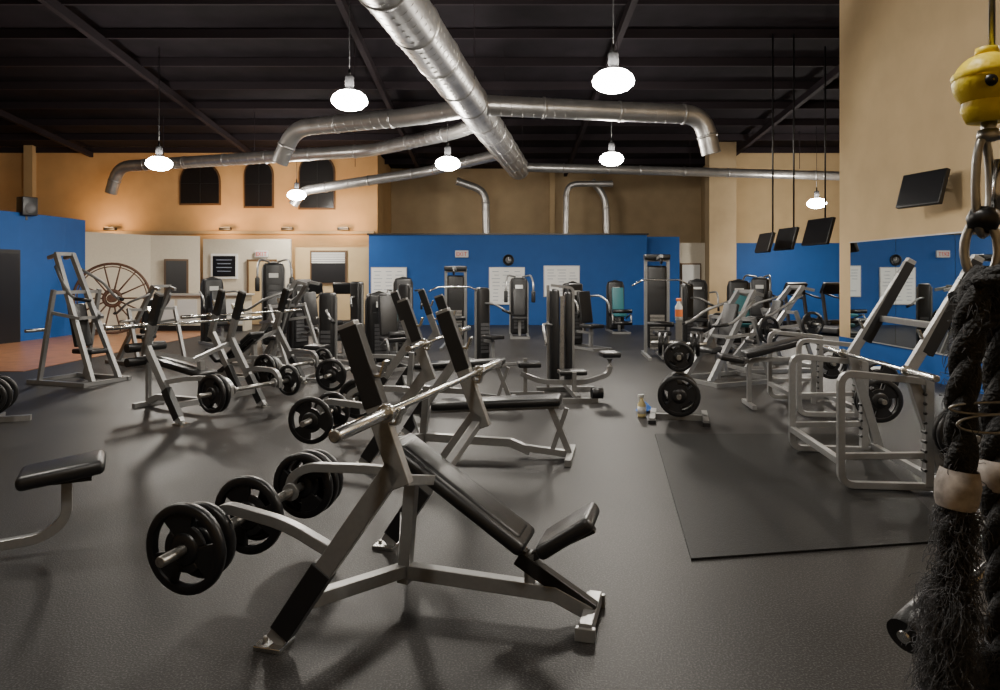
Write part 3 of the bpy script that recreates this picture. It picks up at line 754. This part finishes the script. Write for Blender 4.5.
def rope(pts, rad, k='rope'):
    out = smooth_path(pts)
    for kk in range(3):
        st = []; d = 0
        for i, p in enumerate(out):
            if i: d += (p-out[i-1]).length
            t = (out[min(i+1, len(out)-1)]-out[max(i-1, 0)]).normalized()
            u = V((0, 1, 0)); u = (u-t*u.dot(t)).normalized(); w = t.cross(u)
            q = d/rad/1.3+kk*2*math.pi/3
            st.append(p+(u*math.cos(q)+w*math.sin(q))*rad*.5)
        b.sweep(st, rad*.62, k, n=10)
    return out
def fuzz(path, rad, cnt, ln, k='fuzz', th=.0004, down=.3):
    for _ in range(cnt):
        p = random.choice(path); a = random.uniform(0, 2*math.pi)
        d = V((math.cos(a), math.sin(a), 0)); s = p+d*rad*random.uniform(.5, .9)
        c1 = s+d*random.uniform(.2, .7)*ln+V((0, 0, random.uniform(-.6, down)*ln)); e = c1+V([random.uniform(-1, 1)*ln*.5, random.uniform(-1, 1)*ln*.3, random.uniform(-1.1, .2)*ln])
        m = (s+c1)/2+V([random.uniform(-1, 1)*ln*.15 for _ in range(3)])
        b.sweep([s, m, c1, (c1+e)/2+d*ln*.1, e], th, k, n=3, caps=False)
s1 = rope([(cx-.003, cy, 1.60), (cx-.020, cy-.01, 1.575), (cx-.026, cy-.01, 1.53), (cx-.029, cy-.005, 1.47), (cx-.026, cy, 1.40), (cx-.030, cy, 1.34), (cx-.036, cy, 1.27)], .0135)
s2 = rope([(cx-.003, cy, 1.60), (cx+.018, cy+.01, 1.575), (cx+.025, cy+.012, 1.52), (cx+.020, cy+.01, 1.46), (cx+.020, cy+.01, 1.38), (cx+.024, cy+.01, 1.3), (cx+.025, cy+.01, 1.2)], .016)
s3 = rope([(cx-.036, cy, 1.29), (cx-.041, cy, 1.22), (cx-.046, cy, 1.14), (cx-.043, cy, 1.08), (cx-.043, cy, .98)], .010)
s4 = rope([(cx+.025, cy+.01, 1.22), (cx+.028, cy, 1.12), (cx+.028, cy, 1.0)], .014)
s5 = rope([(cx-.022, cy-.015, 1.590), (cx+.005, cy-.026, 1.602), (cx+.028, cy-.01, 1.59), (cx+.02, cy+.02, 1.57), (cx-.02, cy+.015, 1.58)], .010)
s6 = rope([(cx-.03, cy-.015, 1.545), (cx+.0, cy-.022, 1.56), (cx+.03, cy-.008, 1.55)], .008)
b.lathe([(.017, .006), (.0185, 0), (.0205, -.01), (.0195, -.025), (.0175, -.032)], (cx-.028, cy, 1.40), (0.1, 0, 1), 'tape', 20)
b.lathe([(.018, .004), (.020, 0), (.022, -.008), (.020, -.022), (.018, -.027)], (cx+.021, cy+.01, 1.41), (-.05, 0, 1), 'tape', 20)
ring((cx-.004, cy-.018, 1.47), .045, .006, .0014, 'steel', 0); ring((cx-.004, cy-.018, 1.455), .04, .009, .0014, 'steel', 5)
fuzz(s1+s2, .014, 700, .012); fuzz(s5+s6, .009, 200, .009)
fuzz(s3, .010, 4200, .030, th=.00033); fuzz(s4, .013, 3600, .034, th=.00033); fuzz(s1[46:], .013, 900, .018)
b.finish()

# ------------------------------------------------------------------ ambient
w = bpy.data.worlds.new('world'); scene.world = w; w.use_nodes = True
w.node_tree.nodes['Background'].inputs[0].default_value = (.5, .55, .7, 1); w.node_tree.nodes['Background'].inputs[1].default_value = 0.02
